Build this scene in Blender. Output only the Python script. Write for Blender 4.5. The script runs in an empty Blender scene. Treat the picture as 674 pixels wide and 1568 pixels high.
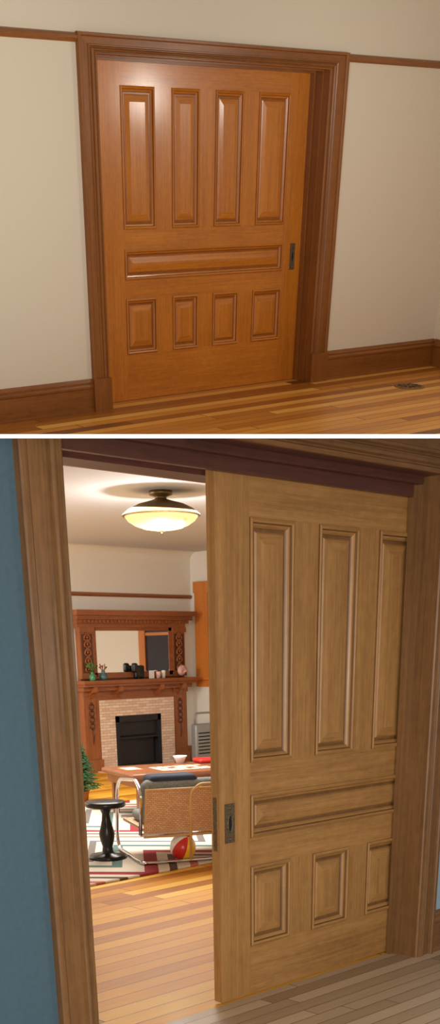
import bpy, bmesh, math, random
import numpy as np
from mathutils import Matrix, Vector, Euler
random.seed(3)
scene=bpy.context.scene
scene.view_settings.view_transform='Standard'

# ------------------------------------------------------------------ frames
def rot(w):
    w=np.array(w,float); th=np.linalg.norm(w);k=w/th
    K=np.array([[0,-k[2],k[1]],[k[2],0,-k[0]],[-k[1],k[0],0]])
    return np.eye(3)+np.sin(th)*K+(1-np.cos(th))*K@K
A=np.array([[1,0,0],[0,0,1],[0,-1,0]],float)      # room(x right,y down,z deep) -> blender
F,PV,CU,Wp,Hp=1600.,1700.,337.,674.,1568.
RB=rot([0.38699,-0.76127,-0.17443]); tB=np.array([-0.60813,-0.14355,4.05322])
RT=rot([0.73605,-0.6852,-0.24758]); tT=np.array([-1.09796,-6.06919,9.07403])
C=A@(-RB.T@tB)
cam_right=A@RB.T@np.array([1,0,0]); cam_down=A@RB.T@np.array([0,1,0]); cam_fwd=A@RB.T@np.array([0,0,1])
def m4(R,t):
    M=Matrix.Identity(4)
    for i in range(3):
        for j in range(3): M[i][j]=float(R[i][j])
        M[i][3]=float(t[i])
    return M
camR=np.stack([cam_right,-cam_down,-cam_fwd],1)
cam=bpy.data.cameras.new("camera"); camo=bpy.data.objects.new("camera",cam); scene.collection.objects.link(camo)
camo.matrix_world=m4(camR,C)
cam.sensor_fit='VERTICAL'; cam.sensor_height=24; cam.lens=F/Hp*24
cam.shift_y=(PV-Hp/2)/Hp; cam.shift_x=0; cam.clip_start=.05; cam.clip_end=200
scene.camera=camo
# upper room frame: local blender coords -> world
MT_R=A@RB.T@RT@A.T; MT_t=A@RB.T@(tT-tB)
MT=m4(MT_R,MT_t)
I4=Matrix.Identity(4)

# ------------------------------------------------------------------ materials
def lin(c):
    r=[]
    for x in c:
        x/=255.; r.append(x/12.92 if x<=.04045 else ((x+.055)/1.055)**2.4)
    return (*r,1)
def newmat(name):
    m=bpy.data.materials.new(name); m.use_nodes=True; nt=m.node_tree
    return m,nt,nt.nodes['Principled BSDF']
def N(nt,t,**k):
    n=nt.nodes.new(t)
    for a,b in k.items(): setattr(n,a,b)
    return n
def ramp(nt,stops,interp='LINEAR'):
    r=N(nt,'ShaderNodeValToRGB'); cr=r.color_ramp; cr.interpolation=interp
    while len(cr.elements)<len(stops): cr.elements.new(.5)
    for e,(p,c) in zip(cr.elements,stops): e.position=p; e.color=lin(c)
    return r
def wood(name,dark,light,axis='Z',rough=.38,coat=.12,bump=.08,cr=.2):
    m,nt,b=newmat(name); L=nt.links.new
    tc=N(nt,'ShaderNodeTexCoord')
    def noise(cross,along,detail,rough_=.6,dist=0.):
        mp=N(nt,'ShaderNodeMapping'); s=[cross]*3; s['XYZ'.index(axis)]=along; mp.inputs['Scale'].default_value=s
        L(tc.outputs['Object'],mp.inputs['Vector'])
        n=N(nt,'ShaderNodeTexNoise'); n.inputs['Scale'].default_value=1; n.inputs['Detail'].default_value=detail; n.inputs['Roughness'].default_value=rough_; n.inputs['Distortion'].default_value=dist
        L(mp.outputs[0],n.inputs['Vector']); return n.outputs[0]
    n1=noise(14,.7,3); n2=noise(75,1.8,4,.7); n3=noise(1.6,1.2,2); n4=noise(240,9,2); n5=noise(34,20,1)
    def mad(a,k,prev=None):
        q=N(nt,'ShaderNodeMath',operation='MULTIPLY_ADD'); L(a,q.inputs[0]); q.inputs[1].default_value=k
        if prev is None: q.inputs[2].default_value=0
        else: L(prev,q.inputs[2])
        return q.outputs[0]
    s=mad(n5,.12,mad(n4,.18,mad(n3,.14,mad(n2,.34,mad(n1,.22)))))
    r=ramp(nt,[(.38,dark),(.60,light)]); L(s,r.inputs[0]); L(r.outputs[0],b.inputs['Base Color'])
    bp=N(nt,'ShaderNodeBump'); bp.inputs['Strength'].default_value=bump; bp.inputs['Distance'].default_value=.001
    L(n4,bp.inputs['Height']); L(bp.outputs[0],b.inputs['Normal'])
    b.inputs['Roughness'].default_value=rough; b.inputs['Coat Weight'].default_value=coat; b.inputs['Coat Roughness'].default_value=cr
    return m
def floor_mat(name,cols,bw=.1,bl=1.6,rough=.3,seam=(60,35,15),coat=.2,spec=.5):
    m,nt,b=newmat(name); L=nt.links.new
    tc=N(nt,'ShaderNodeTexCoord'); sp=N(nt,'ShaderNodeSeparateXYZ'); L(tc.outputs['Object'],sp.inputs[0])
    def M(op,*a):
        n=N(nt,'ShaderNodeMath',operation=op)
        for i,x in enumerate(a):
            if hasattr(x,'default_value'): L(x,n.inputs[i])
            else: n.inputs[i].default_value=x
        return n.outputs[0]
    y=M('DIVIDE',sp.outputs['Y'],bw); row=M('FLOOR',y); fy=M('FRACT',y)
    wn=N(nt,'ShaderNodeTexWhiteNoise',noise_dimensions='1D'); L(row,wn.inputs['W'])
    x=M('ADD',M('DIVIDE',sp.outputs['X'],bl),M('MULTIPLY',wn.outputs['Value'],7.3)); col=M('FLOOR',x); fx=M('FRACT',x)
    cb=N(nt,'ShaderNodeCombineXYZ'); L(row,cb.inputs[0]); L(col,cb.inputs[1])
    w2=N(nt,'ShaderNodeTexWhiteNoise',noise_dimensions='2D'); L(cb.outputs[0],w2.inputs['Vector'])
    mp=N(nt,'ShaderNodeMapping'); mp.inputs['Scale'].default_value=(1.5,30,30); L(tc.outputs['Object'],mp.inputs['Vector'])
    nz=N(nt,'ShaderNodeTexNoise'); nz.inputs['Scale'].default_value=1.5; nz.inputs['Detail'].default_value=6; L(mp.outputs[0],nz.inputs['Vector'])
    v=M('ADD',M('MULTIPLY',w2.outputs['Value'],.85),M('MULTIPLY',M('SUBTRACT',nz.outputs[0],.35),.45))
    n=len(cols); r=ramp(nt,[(i/(n-1)*.9+.05,c) for i,c in enumerate(cols)]); L(v,r.inputs[0])
    g=M('MAXIMUM',M('LESS_THAN',fy,.05),M('LESS_THAN',fx,.003))
    mx=N(nt,'ShaderNodeMix',data_type='RGBA'); L(g,mx.inputs[0]); L(r.outputs[0],mx.inputs[6]); mx.inputs[7].default_value=lin(seam)
    L(mx.outputs[2],b.inputs['Base Color'])
    b.inputs['Roughness'].default_value=rough; b.inputs['Coat Weight'].default_value=coat; b.inputs['Coat Roughness'].default_value=.15; b.inputs['Specular IOR Level'].default_value=spec
    return m
def plain(name,c,rough=.6,metal=0,bump=0,bs=80,var=0,**k):
    m,nt,b=newmat(name); L=nt.links.new
    b.inputs['Roughness'].default_value=rough; b.inputs['Metallic'].default_value=metal
    tc=N(nt,'ShaderNodeTexCoord'); nz=N(nt,'ShaderNodeTexNoise'); nz.inputs['Scale'].default_value=bs; nz.inputs['Detail'].default_value=3
    L(tc.outputs['Object'],nz.inputs['Vector'])
    v=var or .04
    r=ramp(nt,[(.3,tuple(x*(1-v) for x in c)),(.7,tuple(min(255,x*(1+v)) for x in c))]); L(nz.outputs[0],r.inputs[0]); L(r.outputs[0],b.inputs['Base Color'])
    if bump:
        bp=N(nt,'ShaderNodeBump'); bp.inputs['Strength'].default_value=bump; bp.inputs['Distance'].default_value=.003
        L(nz.outputs[0],bp.inputs['Height']); L(bp.outputs[0],b.inputs['Normal'])
    for a,c2 in k.items(): b.inputs[a.replace('_',' ')].default_value=c2
    return m
def glow(name,c,s):
    m,nt,b=newmat(name); b.inputs['Base Color'].default_value=lin(c); b.inputs['Emission Color'].default_value=lin(c); b.inputs['Emission Strength'].default_value=s
    return m

# top room woods
T_DV=wood("oak_door_upper_v",(168,92,14),(208,126,30),'Z',coat=.5,cr=.18)
T_DH=wood("oak_door_upper_h",(168,92,14),(208,126,30),'X',coat=.5,cr=.18)
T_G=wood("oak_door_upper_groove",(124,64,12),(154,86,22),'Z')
T_CV=wood("oak_casing_upper_v",(118,66,22),(152,92,36),'Z')
T_CH=wood("oak_casing_upper_h",(118,66,22),(152,92,36),'X')
# bottom room woods
B_DV=wood("oak_door_lower_v",(136,96,50),(178,132,78),'Z',rough=.48,coat=.05)
B_DH=wood("oak_door_lower_h",(136,96,50),(178,132,78),'X',rough=.48,coat=.05)
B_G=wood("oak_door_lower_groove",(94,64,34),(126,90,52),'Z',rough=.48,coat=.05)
B_CV=wood("oak_casing_lower_v",(98,68,38),(138,98,60),'Z',rough=.45,coat=.05)
B_CH=wood("oak_casing_lower_h",(98,68,38),(138,98,60),'X',rough=.45,coat=.05)
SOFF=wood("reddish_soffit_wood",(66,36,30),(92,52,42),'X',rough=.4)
M_OAKV=wood("mantel_oak_v",(124,68,34),(166,100,54),'Z')
M_OAKH=wood("mantel_oak_h",(124,68,34),(166,100,54),'X')
ORW=wood("window_casing_wood",(186,106,40),(214,132,56),'Z')
TF=floor_mat("floorboards_upper",[(112,58,14),(172,100,30),(224,146,54),(246,184,88)],.12,3.2,.4,(64,32,8),.08,.4)
FF=floor_mat("floorboards_far",[(172,104,20),(212,146,36),(230,168,52),(240,190,80)],.12,2.4,.5,(130,80,26),.02,.2)
HF=floor_mat("floorboards_hall_grey_light",[(150,126,96),(176,152,122),(196,172,142)],.085,1.6,.5,(94,74,54),.03,.35)  # same boards as the parlor; the hall's greyer light is put into the colour
W_CREAM=plain("plaster_cream",(224,209,186),.75,bump=.15,bs=120,var=.015)
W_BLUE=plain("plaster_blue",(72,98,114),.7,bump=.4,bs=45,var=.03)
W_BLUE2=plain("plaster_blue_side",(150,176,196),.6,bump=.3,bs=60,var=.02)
W_WHITE=plain("plaster_white",(230,226,216),.7,bump=.1,bs=100,var=.01)
CEIL=plain("ceiling_paint",(202,204,208),.8,var=.01)
DIVIDERM=plain("white_divider",(250,250,250),.7,var=.005)
BRONZE=plain("aged_bronze",(110,94,72),.5,.6,bump=.6,bs=160,var=.25)
BRASSF=plain("worn_brass",(150,104,52),.4,.5,bump=.3,bs=100,var=.2)
DARK=plain("dark_void",(14,14,20),.7)
BLACK=plain("black_lacquer",(22,20,20),.3)
CHROME=plain("chrome",(200,200,205),.15,1.)
TRACK=plain("track_steel",(28,34,56),.5,.3)

# ------------------------------------------------------------------ mesh builder
OBJS=[]
class MB:
    def __init__(s): s.v=[];s.f=[];s.m=[];s.mats=[];s.sm=[]
    def mi(s,mat):
        if mat not in s.mats: s.mats.append(mat)
        return s.mats.index(mat)
    def face(s,pts,mat,smooth=False):
        n=len(s.v); s.v+= [tuple(p) for p in pts]; s.f.append(list(range(n,n+len(pts)))); s.m.append(s.mi(mat)); s.sm.append(smooth)
    def box(s,x0,x1,y0,y1,z0,z1,mat):
        p=[(x,y,z) for z in (z0,z1) for y in (y0,y1) for x in (x0,x1)]
        n=len(s.v); s.v+=p
        for q in ((0,2,3,1),(4,5,7,6),(0,1,5,4),(2,6,7,3),(0,4,6,2),(1,3,7,5)):
            s.f.append([n+i for i in q]); s.m.append(s.mi(mat)); s.sm.append(False)
    def grid(s,rings,mat,closed=True,smooth=True,cap=False):
        n0=len(s.v); k=len(rings[0]); mi=s.mi(mat)
        for r in rings: s.v+=[tuple(p) for p in r]
        for i in range(len(rings)-1):
            for j in range(k if closed else k-1):
                a=n0+i*k+j; b=n0+i*k+(j+1)%k
                s.f.append([a,b,b+k,a+k]); s.m.append(mi); s.sm.append(smooth)
        if cap:
            s.f.append([n0+j for j in range(k)][::-1]); s.m.append(mi); s.sm.append(False)
            s.f.append([n0+(len(rings)-1)*k+j for j in range(k)]); s.m.append(mi); s.sm.append(False)
    def lathe(s,prof,c,mat,n=40,smooth=True):
        rings=[[(c[0]+r*math.cos(2*math.pi*j/n),c[1]+r*math.sin(2*math.pi*j/n),c[2]+z) for j in range(n)] for r,z in prof]
        s.grid(rings,mat,True,smooth,True)
    def tube(s,path,r,mat,n=10,closed=False):
        P=[Vector(p) for p in path]; rings=[]; up=None
        for i,p in enumerate(P):
            if closed: t=(P[(i+1)%len(P)]-P[i-1])
            else: t=P[min(i+1,len(P)-1)]-P[max(i-1,0)]
            t.normalize()
            if up is None: up=t.orthogonal().normalized()
            up=(up-t*up.dot(t)).normalized(); w=t.cross(up)
            rr=r[i] if isinstance(r,(list,tuple)) else r
            rings.append([p+up*(rr*math.cos(2*math.pi*j/n))+w*(rr*math.sin(2*math.pi*j/n)) for j in range(n)])
        if closed: rings.append(rings[0])
        s.grid(rings,mat,True,True,not closed)
    def sphere(s,c,r,mat,n=20,sc=(1,1,1)):
        prof=[(math.sin(math.pi*i/(n//2)),-math.cos(math.pi*i/(n//2))) for i in range(n//2+1)]
        rings=[[(c[0]+max(q,1e-4)*r*sc[0]*math.cos(2*math.pi*j/n),c[1]+max(q,1e-4)*r*sc[1]*math.sin(2*math.pi*j/n),c[2]+z*r*sc[2]) for j in range(n)] for q,z in prof]
        s.grid(rings,mat,True,True,False)
    def rbox(s,x0,x1,y0,y1,z0,z1,rad,mat,k=6,bulge=0):
        def loop(ins,z):
            pts=[];a0,a1,b0,b1=x0+ins,x1-ins,y0+ins,y1-ins;rr=max(rad-ins,.002)
            for cx,cy,st in ((a1-rr,b1-rr,0),(a0+rr,b1-rr,1),(a0+rr,b0+rr,2),(a1-rr,b0+rr,3)):
                for i in range(k+1):
                    t=(st+i/k)*math.pi/2; pts.append((cx+rr*math.cos(t),cy+rr*math.sin(t),z))
            return pts
        hh=min(rad,(z1-z0)/2)
        rings=[]
        for i in range(k+1):
            t=i/k*math.pi/2; rings.append(loop(hh*(1-math.sin(t)),z0+hh*(1-math.cos(t))))
        for i in range(k+1):
            t=i/k*math.pi/2; rings.append(loop(hh*(1-math.cos(t)),z1-hh*(1-math.sin(t))))
        s.grid(rings,mat,True,True,True)
    def build(s,name,M=I4,parent=None,cut=None):
        me=bpy.data.meshes.new(name); me.from_pydata(s.v,[],s.f)
        for m in s.mats: me.materials.append(m)
        for p,mi,sm in zip(me.polygons,s.m,s.sm): p.material_index=mi; p.use_smooth=sm
        bm=bmesh.new(); bm.from_mesh(me); bmesh.ops.remove_doubles(bm,verts=bm.verts,dist=1e-5); bmesh.ops.recalc_face_normals(bm,faces=bm.faces); bm.to_mesh(me); bm.free()
        o=bpy.data.objects.new(name,me); scene.collection.objects.link(o)
        if parent: o.parent=parent
        else: o.matrix_world=M
        OBJS.append(o); return o
def empty(name,M):
    e=bpy.data.objects.new(name,None); scene.collection.objects.link(e); e.matrix_world=M; e.empty_display_size=.1; return e

# ------------------------------------------------------------------ joinery
def casing(mb,x0i,x1i,zi,wl,wr,wt,y,mv,mh,zb=0.0):
    prof=[(0,0),(0,.016),(.04,.022),(.09,.022),(.12,.012),(.15,.012),(.18,.026),(.24,.030),(.30,.026),(.33,.014),(.36,.014),(.40,.024),(.46,.024),(.48,.018),(.80,.018),(.82,.030),(.86,.036),(.97,.036),(1,.030),(1,-.02)]
    pts=[]
    for u,p in prof:
        pts.append([(x0i-u*wl,y-p,zb),(x0i-u*wl,y-p,zi+u*wt),(x1i+u*wr,y-p,zi+u*wt),(x1i+u*wr,y-p,zb)])
    for a,b in zip(pts[:-1],pts[1:]):
        for k in range(3):
            mb.face([a[k],a[k+1],b[k+1],b[k]],mh if k==1 else mv)
def panel(mb,xa,xb,za,zb,y,mv,mh,capm,gm):
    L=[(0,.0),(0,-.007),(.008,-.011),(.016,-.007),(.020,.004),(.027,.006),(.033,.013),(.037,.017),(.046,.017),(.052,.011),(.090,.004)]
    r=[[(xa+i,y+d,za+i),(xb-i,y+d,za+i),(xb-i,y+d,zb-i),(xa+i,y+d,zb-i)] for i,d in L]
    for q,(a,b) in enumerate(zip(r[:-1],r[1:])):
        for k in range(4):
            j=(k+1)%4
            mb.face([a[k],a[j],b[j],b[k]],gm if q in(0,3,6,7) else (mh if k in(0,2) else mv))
    mb.face(r[-1],capm)
def door(name,x0,x1,z0,z1,y,cols,rows,mv,mh,gm,handle,M):
    e=empty(name,M)
    mb=MB(); th=.045
    mb.box(x0,x1,y+.03,y+th,z0,z1,mv)
    mb.box(x0,cols[0][0],y,y+.03,z0,z1,mv); mb.box(cols[-1][1],x1,y,y+.03,z0,z1,mv)
    xa,xb=cols[0][0],cols[-1][1]
    zs=[z0]
    for r in sorted(rows,key=lambda r:r[0]): zs+=[r[0],r[1]]
    zs.append(z1)
    for i in range(0,len(zs),2): mb.box(xa,xb,y+.0006,y+.03,zs[i],zs[i+1],mh)
    mb.build("stiles_and_rails",parent=e)
    mp=MB()
    for za,zb,kind in rows:
        if kind=='cols':
            for (a,b),(c,d) in zip(cols[:-1],cols[1:]): mp.box(b,c,y+.0003,y+.03,za,zb,mv)
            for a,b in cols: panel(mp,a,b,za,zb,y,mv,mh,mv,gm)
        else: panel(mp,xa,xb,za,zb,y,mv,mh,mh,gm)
    mp.build("panels",parent=e)
    hx0,hx1,hz0,hz1=handle
    h=MB(); h.box(hx0,hx1,y-.004,y+.001,hz0,hz1,BRONZE)
    w=hx1-hx0; H=hz1-hz0
    for k in (0,1):
        zc=hz0+H*(.1 if k==0 else .9)
        h.sphere(((hx0+hx1)/2,y-.004,zc),w*.12,BRONZE,10)
    cx,cz=(hx0+hx1)/2,(hz0+hz1)/2
    ring=[(cx+w*.24*math.cos(t),y-.005,cz+H*.22*math.sin(t)) for t in np.linspace(0,2*math.pi,24,endpoint=False)]
    h.tube(ring,w*.06,BRONZE,6,True)
    h.face([(cx+w*.22*math.cos(t),y-.0045,cz+H*.2*math.sin(t)) for t in np.linspace(0,2*math.pi,24,endpoint=False)],DARK)
    h.box(hx0+.003,hx1-.003,y-.006,y-.003,hz0+.003,hz0+.008,BRONZE); h.box(hx0+.003,hx1-.003,y-.006,y-.003,hz1-.008,hz1-.003,BRONZE)
    if x0>.9:
        h.box(x0-.002,x0+.001,y+.012,y+.033,hz0-.03,hz1+.03,BRONZE)
    h.build("flush_pull",parent=e)
    return e
def baseboard(name,x0,x1,y,h,mat,M):
    mb=MB()
    pr=[(0,0),(.024,0),(.024,.015),(.018,.02),(.018,h*.70),(.024,h*.72),(.026,h*.78),(.018,h*.84),(.02,h*.9),(.012,h*.96),(.008,h),(0,h)]
    mb.grid([[(x,y-p,z) for p,z in pr] for x in (x0,x1)],mat,True,False,True)
    return mb.build(name,M)
top=[];bot=[]
# ================================================================== UPPER ROOM
def TB(mb,name): 
    o=mb.build(name,MT); return o
n0=len(OBJS)
w=MB(); yi=2.19; X2,X3=.174,2.595
w.box(-4,X2-.02,.0,.12,0,4.2,W_CREAM); w.box(X3+.02,4.5,.0,.12,0,4.2,W_CREAM); w.box(X2-.02,X3+.02,0,.12,yi+.03,4.2,W_CREAM)
TB(w,"wall_back")
w=MB(); w.box(4.43,4.55,-6,.12,0,4.2,W_CREAM); TB(w,"wall_right")
w=MB(); w.box(-4,4.5,-6,.4,-.03,0,TF); TB(w,"floor")
c=MB(); casing(c,X2,X3,yi,.174,.21,.11,0.0,T_CV,T_CH,.235)
c.box(0-.006,X2+.004,-.045,0,0,.235,T_CV); c.box(X3-.004,X3+.216,-.045,0,0,.235,T_CV)
TB(c,"trim_1")
j=MB()
j.box(X2-.03,X2,-.0,.2,0,yi,T_CV); j.box(X3,X3+.03,-.0,.2,0,yi,T_CV); j.box(X2-.03,X3+.03,0,.2,yi,yi+.03,T_CH)
for y0,y1,d in ((.06,.075,.008),(.15,.198,.022)):
    j.box(X3-d,X3,y0,y1,0,yi,T_CV); j.box(X2,X2+d,y0,y1,0,yi,T_CV); j.box(X2+d,X3-d,y0,y1,yi-d,yi,T_CH)
TB(j,"door_jamb")
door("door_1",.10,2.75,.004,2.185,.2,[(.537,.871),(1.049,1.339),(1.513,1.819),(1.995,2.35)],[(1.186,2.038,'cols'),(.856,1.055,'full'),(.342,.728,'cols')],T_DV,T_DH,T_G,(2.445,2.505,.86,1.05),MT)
baseboard("baseboard_left",-4,-.006,0,.236,T_CH,MT)
baseboard("baseboard_right",X3+.216,4.43,0,.236,T_CH,MT)
b=MB(); pr=[(0,0),(.024,0),(.024,.015),(.018,.02),(.018,.165),(.026,.18),(.02,.2),(.012,.22),(.008,.236),(0,.236)]
b.grid([[(4.43-p,y,z) for p,z in pr] for y in (-6,-.024)],T_CV,True,False,True); TB(b,"baseboard_side")
def rail(name,x0,x1,y,z,mat,M):
    r=MB(); pr=[(0,0),(.012,0),(.02,.012),(.03,.02),(.03,.034),(.018,.044),(0,.05)]
    r.grid([[(x,y-p,z+q) for p,q in pr] for x in (x0,x1)],mat,True,False,True); return r.build(name,M)
rail("trim_2",-4,0,0,2.245,T_CH,MT); rail("trim_3",X3+.21,4.43,0,2.245,T_CH,MT)
g=MB(); g.lathe([(.15,0),(.15,.004),(.135,.008),(.12,.006),(.02,.006),(.001,.008)],(3.30,-.71,.0),BRASSF,40)
for k in range(10):
    a=k*math.pi/5
    g.tube([(3.30+.03*math.cos(a),-.71+.03*math.sin(a),.008),(3.30+.07*math.cos(a+.4),-.71+.07*math.sin(a+.4),.009),(3.30+.12*math.cos(a),-.71+.12*math.sin(a),.008)],.004,BRONZE,6)
TB(g,"floor_register")
top=OBJS[n0:]
# ================================================================== LOWER HOUSE
n0=len(OBJS)
a1,a2,hz,hb=.177,2.272,2.19,2.105
w=MB()
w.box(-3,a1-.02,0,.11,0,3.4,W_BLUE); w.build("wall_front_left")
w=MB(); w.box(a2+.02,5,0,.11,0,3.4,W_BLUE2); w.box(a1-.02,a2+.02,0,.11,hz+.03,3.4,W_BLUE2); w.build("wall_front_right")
w=MB(); w.box(-.4,a1-.02,.23,.34,0,3.4,W_WHITE); w.box(a2+.02,9.1,.23,.34,0,3.4,W_WHITE); w.box(a1-.02,a2+.02,.23,.34,hb+.05,3.4,W_WHITE); w.build("wall_partition")
c=MB(); casing(c,a1,a2,hz,.177,.135,.177,0.0,B_CV,B_CH); c.build("trim_4")
c=MB(); casing(c,a1,a2,hb,.177,.177,.177,0.0,M_OAKV,M_OAKH)
c.v=[(x,.34-y,z) for x,y,z in c.v]; c.build("trim_5")
j=MB()
j.box(a1-.03,a1,0,.34,0,hz,B_CV); j.box(a2,a2+.03,0,.148,0,hz,B_CV); j.box(a2,a2+.03,.205,.34,0,hb,B_CV)
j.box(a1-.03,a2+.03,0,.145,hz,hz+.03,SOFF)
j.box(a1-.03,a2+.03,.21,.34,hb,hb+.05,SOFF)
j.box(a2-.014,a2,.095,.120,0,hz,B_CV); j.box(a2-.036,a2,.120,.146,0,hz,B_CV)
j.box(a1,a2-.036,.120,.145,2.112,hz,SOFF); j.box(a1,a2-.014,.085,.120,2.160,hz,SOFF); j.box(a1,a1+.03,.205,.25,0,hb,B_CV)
j.build("door_jamb")
t=MB(); t.box(a1,4,.149,.209,hz+.02,hz+.03,DARK); t.box(a1,4,.165,.19,hz-.03,hz-.01,TRACK); t.build("sliding_door_track")
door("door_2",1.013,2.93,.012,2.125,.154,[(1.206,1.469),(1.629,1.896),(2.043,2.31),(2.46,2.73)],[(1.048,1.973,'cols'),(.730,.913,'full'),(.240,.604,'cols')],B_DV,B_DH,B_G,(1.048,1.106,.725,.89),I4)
baseboard("baseboard_front_right",a2+.136,5,0,.22,B_CH,I4)
w=MB(); w.box(-3,5,-5,.152,-.03,0,HF); w.build("floor_hall")
w=MB(); w.box(-.4,9.1,.153,8.95,-.03,0,FF); w.build("floor_parlor")
XC,YC=9.0,8.85
w=MB(); w.box(-.4,XC+.12,YC,YC+.12,0,2.62,W_WHITE)
ring=[]
for i in range(9):
    t_=i/8*math.pi/2; ring.append((YC-.13*(1-math.cos(t_)),2.62+.13*math.sin(t_)))
w.grid([[(x,y,z) for y,z in ring]+[(x,YC+.12,2.75)] for x in (-.4,XC)],W_WHITE,True,False,True)
w.build("wall_back.001")
w=MB(); w.box(XC,XC+.12,.34,YC,0,2.9,W_WHITE); w.build("wall_right.001")
w=MB(); w.box(-.5,-.4,.23,YC+.1,0,2.9,W_WHITE); w.build("wall_left")
w=MB(); w.box(-.5,XC+.12,.2,YC+.12,2.75,2.8,CEIL); w.build("ceiling")
rail("trim_6",-.4,XC,YC,2.17,M_OAKH,I4)
baseboard("baseboard_back",-.4,6.9,YC,.22,M_OAKH,I4); baseboard("baseboard_back.001",8.8,XC,YC,.22,M_OAKH,I4)
# window on side wall
w=MB()
y0,y1,z0,z1=7.3,8.74,1.15,2.38
w.box(XC-.035,XC,y0,y0+.16,z0,z1,ORW); w.box(XC-.035,XC,y1-.26,y1,z0,z1,ORW); w.box(XC-.04,XC,y0-.02,y1+.02,z1-.14,z1,ORW)
w.box(XC-.07,XC,y0-.04,y1+.03,z0-.03,z0,ORW); w.box(XC-.03,XC,y0,y1,z0-.12,z0-.03,ORW)
w.box(XC-.012,XC,y0+.16,y1-.26,z0,z1-.14,plain("night_glass",(40,46,60),.08))
w.box(XC-.025,XC,y0+.16,y1-.26,1.72,1.76,ORW); w.build("window_1")
# ---------------- fireplace mantel
FP=empty("fireplace_mantel",I4); Y=YC
mo=MB()
mo.box(6.93,8.78,Y-.06,Y,1.16,1.84,M_OAKH)
for i,(x0,x1,pz,q0,q1) in enumerate([(6.86,8.75,.14,1.80,1.85),(6.83,8.78,.18,1.85,1.89),(6.80,8.81,.23,1.89,1.94),(6.76,8.85,.28,1.94,2.0)]): mo.box(x0,x1,Y-pz,Y,q0,q1,M_OAKH)
for k in range(30):
    x=6.86+k*.0635; mo.box(x,x+.035,Y-.20,Y-.18,1.855,1.885,M_OAKV)
M_DK=wood("mantel_oak_carving_ground",(70,36,18),(96,54,28),'Z')
for x0,x1 in ((6.90,7.12),(8.52,8.74)):
    mo.box(x0,x1,Y-.13,Y-.06,1.18,1.80,M_OAKV)
    mo.box(x0-.015,x1+.015,Y-.145,Y-.06,1.18,1.23,M_OAKV); mo.box(x0-.015,x1+.015,Y-.15,Y-.06,1.74,1.80,M_OAKV)
    mo.box(x0+.02,x1-.02,Y-.132,Y-.12,1.25,1.72,M_DK)
    xc=(x0+x1)/2
    for zc in (1.30,1.40,1.50,1.60,1.68):
        for sg in (-1,1):
            mo.tube([(xc+sg*(.005+.075*tt*math.cos(4.6*tt)),Y-.138,zc+.06*math.sin(4.6*tt)*(1-.4*tt)) for tt in np.linspace(.05,1,12)],.010,M_OAKV,6)
        mo.sphere((xc,Y-.138,zc),.017,M_OAKV,8)
for x0,x1,q0,q1 in ((7.12,7.17,1.2,1.80),(8.45,8.52,1.2,1.80),(7.12,8.52,1.76,1.80),(7.12,8.52,1.18,1.25)): mo.box(x0,x1,Y-.12,Y-.06,q0,q1,M_OAKH)
mo.box(6.80,8.86,Y-.30,Y,1.12,1.16,M_OAKH); mo.box(6.83,8.83,Y-.27,Y,1.085,1.12,M_OAKH); mo.box(6.86,8.80,Y-.20,Y,1.03,1.085,M_OAKH)
for xc in (7.02,7.46,8.2,8.62):
    mo.grid([[(x,Y-p,z) for p,z in ((.10,.93),(.14,.94),(.17,.99),(.24,1.02),(.25,1.085),(.08,1.085),(.08,.93))] for x in (xc-.035,xc+.035)],M_OAKV,True,False,True)
mo.box(6.90,7.16,Y-.12,Y,0,1.03,M_OAKV); mo.box(8.50,8.76,Y-.12,Y,0,1.03,M_OAKV); mo.box(7.16,8.50,Y-.12,Y,.91,1.03,M_OAKH)
for x0,x1 in ((6.90,7.16),(8.50,8.76)):
    mo.box(x0-.015,x1+.01,Y-.15,Y,0,.16,M_OAKV); mo.box(x0-.01,x1+.01,Y-.14,Y-.1,.97,1.03,M_OAKH)
    mo.box(x0+.03,x0+.045,Y-.13,Y-.1,.2,.93,M_OAKV); mo.box(x1-.045,x1-.03,Y-.13,Y-.1,.2,.93,M_OAKV)
    xc=(x0+x1)/2
    for zc in (.60,.68,.76,.84):
        for sg in (-1,1):
            mo.tube([(xc+sg*(.005+.06*tt*math.cos(4.6*tt)),Y-.124,zc+.045*math.sin(4.6*tt)) for tt in np.linspace(.05,1,10)],.008,M_DK,6)
    mo.tube([(xc,Y-.124,.36),(xc+.012,Y-.126,.46),(xc,Y-.124,.58)],[.003,.012,.006],M_DK,6)
mo.build("oak_surround",parent=FP)
m,nt,bb=newmat("mirror_glass"); bb.inputs['Metallic'].default_value=1; bb.inputs['Roughness'].default_value=.03; bb.inputs['Base Color'].default_value=(.9,.9,.88,1)
mo=MB(); mo.grid([[(7.17,Y-.062,z),(8.45,Y-.115,z),(8.45,Y-.06,z),(7.17,Y-.06,z)] for z in (1.25,1.76)],m,True,False,True); mo.build("mirror",parent=FP)
m,nt,bb=newmat("brick_tile"); tc=N(nt,'ShaderNodeTexCoord'); mp=N(nt,'ShaderNodeMapping'); mp.inputs['Rotation'].default_value=(math.pi/2,0,0); br=N(nt,'ShaderNodeTexBrick')
nt.links.new(tc.outputs['Object'],mp.inputs[0]); nt.links.new(mp.outputs[0],br.inputs[0])
br.inputs['Color1'].default_value=lin((222,184,158)); br.inputs['Color2'].default_value=lin((240,222,202)); br.inputs['Mortar'].default_value=lin((186,160,138)); br.inputs['Scale'].default_value=1
br.inputs['Brick Width'].default_value=.12; br.inputs['Row Height'].default_value=.035; br.inputs['Mortar Size'].default_value=.003; nt.links.new(br.outputs[0],bb.inputs['Base Color']); bb.inputs['Roughness'].default_value=.4
TILE=m
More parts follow.
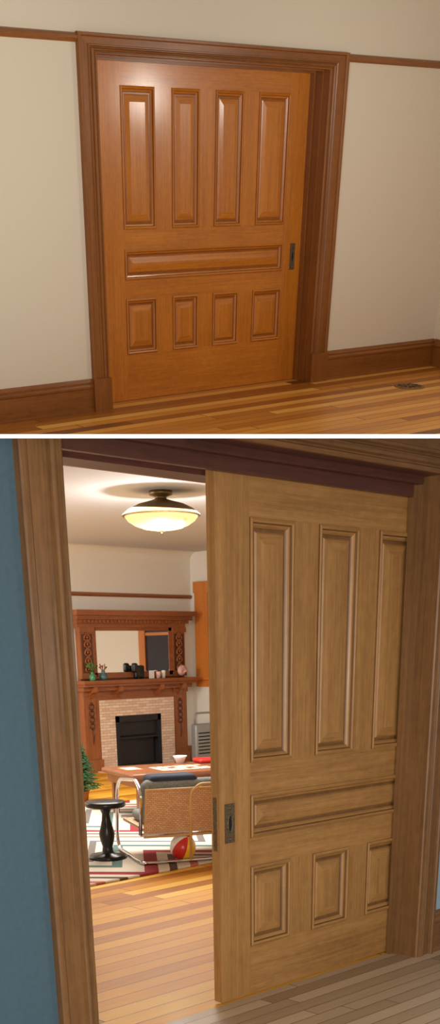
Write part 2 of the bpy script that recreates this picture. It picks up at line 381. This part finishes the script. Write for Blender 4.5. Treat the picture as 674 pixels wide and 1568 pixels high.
mo=MB(); mo.box(7.16,7.42,Y-.13,Y,0,.91,TILE); mo.box(8.24,8.50,Y-.13,Y,0,.91,TILE); mo.box(7.42,8.24,Y-.13,Y,.70,.91,TILE); mo.box(7.05,8.40,Y-.42,Y-.15,0,.012,TILE)
mo.build("tile_surround",parent=FP)
IRON=plain("cast_iron",(44,43,47),.5,.4)
mo=MB(); mo.box(7.42,8.24,Y-.04,Y-.03,.0,.70,DARK)
for x0,x1,q0,q1 in ((7.42,7.48,0,.70),(8.18,8.24,0,.70),(7.42,8.24,.62,.70),(7.42,8.24,0,.05)): mo.box(x0,x1,Y-.14,Y-.04,q0,q1,IRON)
mo.box(7.48,8.18,Y-.10,Y-.05,.44,.62,IRON); mo.grid([[(x,Y-p,z) for p,z in ((.08,.44),(.15,.42),(.15,.40),(.08,.42))] for x in (7.48,8.18)],IRON,True,False,True)
mo.box(7.52,8.14,Y-.07,Y-.05,.05,.40,IRON); mo.build("firebox",parent=FP)
# shelf ornaments
ZS=1.161
GRN=plain("green_glass",(70,140,100),.2); TEAL=plain("teal_ceramic",(60,104,110),.3); LEAF=plain("leaf_green",(70,110,50),.6,var=.3,bs=30); PINK=plain("shell_pink",(214,170,160),.5,var=.15,bs=20)
REDP=plain("red_paint",(190,40,34),.4); WHT=plain("porcelain_white",(238,236,230),.3)
o=MB(); o.lathe([(.035,0),(.04,.01),(.04,.06),(.02,.08),(.018,.10),(.022,.105)],(6.98,Y-.245,ZS),GRN,20)
for k in range(7):
    a=k*.9; o.tube([(6.98,Y-.245,ZS+.10),(6.98+.04*math.cos(a),Y-.245+.02*math.sin(a),ZS+.16),(6.98+.09*math.cos(a),Y-.245+.03*math.sin(a),ZS+.18+.02*(k%3))],[.003,.006,.010],LEAF,6)
o.build("green_bottle_with_sprigs")
o=MB(); o.lathe([(.03,0),(.05,.02),(.055,.05),(.03,.08),(.022,.10),(.03,.115)],(7.17,Y-.235,ZS),TEAL,24)
for k in range(7):
    a=k*.9+.3; o.tube([(7.17,Y-.235,ZS+.10),(7.17+.03*math.cos(a),Y-.235+.03*math.sin(a),ZS+.14),(7.17+.06*math.cos(a),Y-.235+.03*math.sin(a),ZS+.16+.02*(k%3))],[.003,.005,.009],LEAF if k%2 else REDP,6)
o.build("teal_vase_with_flowers")
o=MB(); o.rbox(7.76,7.93,Y-.2,Y-.13,ZS,ZS+.17,.03,BLACK); o.box(7.79,7.80,Y-.22,Y-.2,ZS,ZS+.05,BLACK);o.rbox(7.72,7.80,Y-.22,Y-.14,ZS+.08,ZS+.2,.03,BLACK); o.build("black_mantel_clock")
o=MB(); o.box(8.02,8.1,Y-.19,Y-.17,ZS,ZS+.1,WHT); o.lathe([(.03,0),(.035,.08),(.03,.085)],(8.17,Y-.2,ZS),PINK,20); o.lathe([(.025,0),(.03,.09),(.02,.1)],(8.27,Y-.19,ZS),WHT,20); o.build("candles_and_card")
o=MB()
o.tube([(8.60+.05*math.cos(t)*(1-t/14),Y-.215,ZS+.07+.05*math.sin(t)*(1-t/14)+.004*t) for t in np.linspace(0,12,50)],[.045*(1-t/13)+.004 for t in np.linspace(0,12,50)],PINK,10)
o.build("conch_shell")
# ---------------- ceiling lamp
CL=empty("ceiling_lamp",I4); lx,ly,lz=4.67,4.56,2.75
BR_=plain("antique_brass",(132,108,70),.4,.8)
o=MB(); o.lathe([(.001,0),(.10,0),(.10,-.03),(.05,-.045),(.05,-.06),(.10,-.075),(.20,-.10),(.28,-.135),(.335,-.175),(.34,-.187),(.33,-.187),(.27,-.15),(.19,-.11),(.10,-.085),(.001,-.08)],(lx,ly,lz),BR_,48); o.build("brass_shade",parent=CL)
o=MB(); o.lathe([(.315,-.182),(.318,-.19),(.29,-.225),(.23,-.26),(.15,-.285),(.05,-.298),(.001,-.298)],(lx,ly,lz),glow("lit_glass",(198,170,112),.22),48); o.sphere((lx,ly,lz-.305),.014,BR_,12)
for k in (-1,1): o.sphere((lx-.05+.07*k,ly-.16-.06*k,lz-.262),.036,glow("bulb_glow",(235,245,255),12),12)
o.build("glass_bowl",parent=CL)
# ---------------- rug
m,nt,bb=newmat("zigzag_rug"); L=nt.links.new
tc=N(nt,'ShaderNodeTexCoord'); sp=N(nt,'ShaderNodeSeparateXYZ'); L(tc.outputs['Object'],sp.inputs[0])
def MM(op,*a):
    n=N(nt,'ShaderNodeMath',operation=op)
    for i,x in enumerate(a):
        if hasattr(x,'default_value'): L(x,n.inputs[i])
        else: n.inputs[i].default_value=x
    return n.outputs[0]
zz=MM('PINGPONG',MM('ADD',sp.outputs['X'],5.0),.6)
ff=MM('FRACT',MM('DIVIDE',MM('ADD',sp.outputs['Y'],MM('MULTIPLY',zz,1.2)),1.6))
r=ramp(nt,[(0,(206,196,180)),(.08,(140,34,40)),(.18,(206,196,180)),(.34,(84,112,104)),(.42,(206,196,180)),(.56,(112,104,98)),(.62,(206,196,180)),(.78,(180,100,84)),(.84,(206,196,180)),(.94,(86,60,52))],'CONSTANT'); L(ff,r.inputs[0])
L(r.outputs[0],bb.inputs['Base Color']); bb.inputs['Roughness'].default_value=.95
RUG=m
o=MB(); o.rbox(2.15,6.2,2.72,6.0,.0,.018,.015,RUG,3); o.build("area_rug")
# ---------------- side table
o=MB(); o.lathe([(.145,0),(.148,.012),(.14,.028),(.06,.035),(.045,.05),(.04,.09),(.055,.14),(.062,.19),(.045,.25),(.035,.29),(.03,.34),(.05,.38),(.06,.385),(.148,.39),(.155,.40),(.155,.425),(.148,.43),(.001,.43)],(2.98,3.42,.018),BLACK,48); o.build("round_side_table")
# ---------------- chrome chair with cane back
yaw=math.atan2(-.43,.9)
CH=empty("cane_armchair",Matrix.Translation((2.98,2.96,.018))@Matrix.Rotation(yaw,4,'Z'))
m,nt,bb=newmat("woven_cane"); tc=N(nt,'ShaderNodeTexCoord'); mp=N(nt,'ShaderNodeMapping'); mp.inputs['Rotation'].default_value=(math.pi/2,0,0); ck=N(nt,'ShaderNodeTexBrick'); nt.links.new(tc.outputs['Object'],mp.inputs[0]); nt.links.new(mp.outputs[0],ck.inputs[0])
ck.inputs['Scale'].default_value=1; ck.inputs['Brick Width'].default_value=.03; ck.inputs['Row Height'].default_value=.014; ck.inputs['Mortar Size'].default_value=.0015
ck.inputs['Color1'].default_value=lin((226,186,146)); ck.inputs['Color2'].default_value=lin((208,162,120)); ck.inputs['Mortar'].default_value=lin((150,108,74)); nt.links.new(ck.outputs[0],bb.inputs['Base Color']); bb.inputs['Roughness'].default_value=.6
CANE=m; CUSH=plain("grey_blue_cushion",(122,126,120),.9,bump=.3,var=.1,bs=60); NAVY=plain("navy_cloth",(44,52,70),.9,bump=.3); BEIGE=plain("bentwood",(206,164,108),.4)
def arc(pts,n=6):
    P=[Vector(p) for p in pts]; out=[P[0]]
    for a,b,c in zip(P[:-2],P[1:-1],P[2:]):
        d=min((b-a).length,(c-b).length)*.35; s=b+(a-b).normalized()*d; e=b+(c-b).normalized()*d
        for i in range(n+1):
            t=i/n; out.append(s*(1-t)**2+b*2*t*(1-t)+e*t*t)
    out.append(P[-1]); return out
Wc=1.25
o=MB()
for x in (-.03,Wc+.03):
    o.tube(arc([(x+(.1 if x<0 else -.1),0,.014),(x,0.0,.014),(x-.0,.72,.014),(x,.78,.10),(x,.70,.56),(x,.10,.61),(x,-.04,.53),(x,.03,.22)]),.014,CHROME,10)
o.tube([(.07,0,.014),(Wc-.07,0,.014)],.014,CHROME,10)
o.tube([(-.03,.03,.22),(Wc+.03,.03,.22)],.012,CHROME,10); o.tube([(-.03,.62,.28),(Wc+.03,.62,.28)],.012,CHROME,10)
o.build("chrome_frame",parent=CH)
o=MB()
def qq(x,z,d=0): return (x,.03-.10*(z-.2)/.35+d,z)
for x0,x1 in ((.0,.60),(.64,Wc)):
    o.grid([[qq(x0,z),qq(x1,z),qq(x1,z,.012),qq(x0,z,.012)] for z in (.20,.32,.44,.54)],CANE,True,False,True)
    o.tube([qq(x0,.20,.006),qq(x1,.20,.006),qq(x1,.55,.006),qq(x0,.55,.006)],.010,BEIGE,8,True)
o.box(.0,Wc,.05,.68,.24,.26,CANE)
o.build("cane_back_and_seat",parent=CH)
o=MB(); o.tube(arc([(.33,-.07,.03),(.33,-.10,.52),(.40,-.10,.58),(.52,-.10,.58),(.58,-.10,.52),(.58,-.07,.10)]),.011,BEIGE,8); o.build("bentwood_loop",parent=CH)
o=MB(); o.rbox(.05,Wc,.10,.60,.262,.34,.035,CUSH); o.rbox(.0,Wc,-.04,.10,.52,.61,.045,CUSH); o.rbox(.0,Wc,.04,.12,.30,.59,.03,CUSH); o.build("cushions",parent=CH)
o=MB(); o.rbox(.05,.42,-.02,.22,.57,.64,.035,NAVY); o.build("folded_blanket",parent=CH)
# beach ball
BALLC=[plain("ball_red",(200,40,36),.3),plain("ball_yellow",(240,190,40),.3),WHT]
o=MB(); cx,cy,rr=3.30,2.90,.10
for g_ in range(6):
    n=5; rings=[]
    for i in range(17):
        th=math.pi*i/16
        rings.append([(cx+rr*max(math.sin(th),1e-3)*math.cos((g_+j/n)*math.pi/3),cy+rr*math.sin(th)*math.sin((g_+j/n)*math.pi/3)*math.cos(.6)-rr*math.cos(th)*math.sin(.6),.118+rr*math.cos(th)*math.cos(.6)+rr*math.sin(th)*math.sin((g_+j/n)*math.pi/3)*math.sin(.6)) for j in range(n+1)])
    o.grid(rings,BALLC[[0,1,2,0,1,2][g_]],False,True)
o.build("beach_ball")
# ---------------- coffee table
TBM=Matrix.Translation((5.0,4.95,.018))@Matrix.Rotation(yaw*.7,4,'Z'); CT=empty("coffee_table",TBM)
o=MB(); TW=wood("table_walnut",(112,66,40),(146,90,58),'X'); o.rbox(-.55,.75,-.42,.42,.38,.43,.02,TW,4)
o.box(-.50,.70,-.37,.37,.30,.38,TW)
for x in (-.47,.63):
    for y in (-.34,.30): o.box(x,x+.05,y,y+.05,0,.30,TW)
o.build("table_top_and_legs",parent=CT)
o=MB(); CT_=plain("card_tan",(222,196,160))
for i in range(7):
    for k in range(4):
        if random.random()<.85:
            x=-.18+i*.08; y=-.30+k*.10; o.box(x,x+.06,y,y+.075,.431,.434,WHT if (i+k)%3 else CT_)
o.build("playing_cards",TBM)
o=MB(); o.box(-.48,-.30,-.1,.15,.431,.438,plain("card_box_orange",(206,120,60))); o.box(-.46,-.32,-.08,.13,.438,.441,WHT); o.build("game_board",TBM)
o=MB(); o.lathe([(.04,0),(.06,.05),(.075,.07),(.07,.07),(.055,.05),(.001,.01)],(.28,.33,.431),WHT,24); o.build("white_bowl",TBM)
o=MB(); o.rbox(.42,.68,.14,.34,.431,.475,.02,REDP,4); o.build("red_game_box",TBM)
# ---------------- heater
GREY=plain("heater_grey",(150,152,152),.4,.3)
o=MB(); hx,hy=8.64,8.26
o.rbox(hx-.20,hx+.18,hy-.06,hy+.06,.06,.56,.03,GREY,4)
for k in range(7): o.box(hx-.16,hx+.14,hy-.066,hy-.06,.16+k*.045,.175+k*.045,DARK)
o.box(hx-.18,hx-.12,hy-.1,hy+.1,0,.06,DARK); o.box(hx+.10,hx+.16,hy-.1,hy+.1,0,.06,DARK)
o.tube(arc([(hx-.17,hy,.54),(hx-.17,hy,.70),(hx+.15,hy,.70),(hx+.15,hy,.54)]),.014,GREY,8); o.build("space_heater")
# ---------------- small fir tree
FIR=plain("fir_green",(52,92,54),.7,var=.3,bs=25)
o=MB(); px,py=5.04,6.44
o.lathe([(.07,0),(.085,.10),(.095,.11),(.08,.11),(.001,.10)],(px,py,0),plain("clay_pot",(150,90,60),.7),24); o.tube([(px,py,.1),(px,py,.58)],[.012,.004],M_OAKV,8)
for i in range(130):
    z=.11+.45*i/130; R_=.24*(1-(z-.11)/.52)+.02; a=i*2.399; e=Vector((px+R_*math.cos(a),py+R_*math.sin(a),z+.02+random.uniform(-.03,.03)))
    s=Vector((px,py,z)); o.tube([s,(s+e)/2+Vector((0,0,.02)),e],[.003,.008,.002],FIR,5)
    for k in range(5):
        t=(k+1)/6; p=s.lerp(e,t); dr=Vector((-math.sin(a),math.cos(a),.2))*.035
        o.tube([p-dr,p,p+dr],[.002,.005,.002],FIR,4)
o.build("potted_fir_tree")
bot=OBJS[n0:]
# far side of the hall, seen in the overmantel mirror
w=MB(); w.box(-2.9,5,-5.1,-5,0,2.6,W_WHITE); w.build("wall_hall_back")

# ================================================================== added white divider between the two rooms, set along the view rays
dirv=np.array([0,(668.-PV)/F,1.0]); nrm=np.array([0,-1.0,(668.-PV)/F]); nrm/=np.linalg.norm(nrm)
Wc2=A@RB.T
nW=Wc2@nrm; 
zc0=2.6; halfth=3.2*zc0/F/math.sqrt(1+dirv[1]**2)
s=MB()
pts=[]
for zc in (zc0,24.):
    for x in (-7,7):
        for sg in (-1,1):
            pts.append(C+Wc2@(dirv*zc+np.array([x,0,0])+nrm*halfth*sg))
n=len(s.v); s.v+= [tuple(p) for p in pts]
for q in ((0,1,3,2),(4,6,7,5),(0,4,5,1),(2,3,7,6),(0,2,6,4),(1,5,7,3)): s.f.append([n+i for i in q]); s.m.append(s.mi(DIVIDERM)); s.sm.append(False)
s.build("white_divider_panel")
def cut(objs,co,no):
    for o in objs:
        mw=o.matrix_world if not o.parent else o.parent.matrix_world
        inv=mw.inverted()
        pc=inv@Vector(co); pn=(mw.to_3x3().transposed()@Vector(no)).normalized()
        ds=[(Vector(v.co)-pc).dot(pn) for v in o.data.vertices]
        if max(ds)<=0: continue
        bm=bmesh.new(); bm.from_mesh(o.data)
        bmesh.ops.bisect_plane(bm,geom=bm.verts[:]+bm.edges[:]+bm.faces[:],dist=1e-6,plane_co=pc,plane_no=pn,clear_outer=True)
        bm.to_mesh(o.data); bm.free()
bpy.context.view_layer.update()
cut(bot,C-nW*(halfth+.0005),nW); cut(top,C+nW*(halfth+.0005),-nW)

# ================================================================== lights
def area(name,loc,target,size,power,col,M=I4):
    l=bpy.data.lights.new(name,'AREA'); l.size=size; l.energy=power; l.color=col; l.shape='DISK'
    o=bpy.data.objects.new(name,l); scene.collection.objects.link(o)
    a=M@Vector(loc); b=M@Vector(target); o.location=a; o.rotation_euler=(b-a).to_track_quat('-Z','Y').to_euler(); return o
def point(name,loc,power,col,r=.1,M=I4):
    l=bpy.data.lights.new(name,'POINT'); l.energy=power; l.color=col; l.shadow_soft_size=r
    o=bpy.data.objects.new(name,l); scene.collection.objects.link(o); o.location=M@Vector(loc); return o
point("upper_room_light",(2.55,-2.1,2.02),54,(1,.92,.80),.14,MT)
area("upper_room_fill_light",(-1.2,-2.6,2.2),(-.1,.1,1.5),.5,32,(1,.92,.80),MT)
area("parlor_fill_light",(4.2,4.4,2.6),(4.2,4.6,0),2.5,180,(1,.97,.92))  # unseen area light added under the ceiling for ambience
point("ceiling_lamp_bulb",(4.67,4.56,2.22),50,(1,.95,.88),.1)
area("mantel_fill_light",(1.5,7.5,1.9),(7.8,8.8,1.2),1.2,105,(1,.98,.94))  # unseen area light aimed at the mantel; no window stands here
area("hall_light",(-2.5,-3.5,1.28),(1.2,.1,1.1),.7,150,(1,.94,.85))
area("hall_light.001",(1.6,-1.9,1.5),(2.0,-.3,0),.5,12,(1,.95,.88))  # unseen weak light added to brighten the hall floor
wd=bpy.data.worlds.new("world"); scene.world=wd; wd.use_nodes=True; wd.node_tree.nodes['Background'].inputs[0].default_value=(.62,.66,.75,1); wd.node_tree.nodes['Background'].inputs[1].default_value=.18
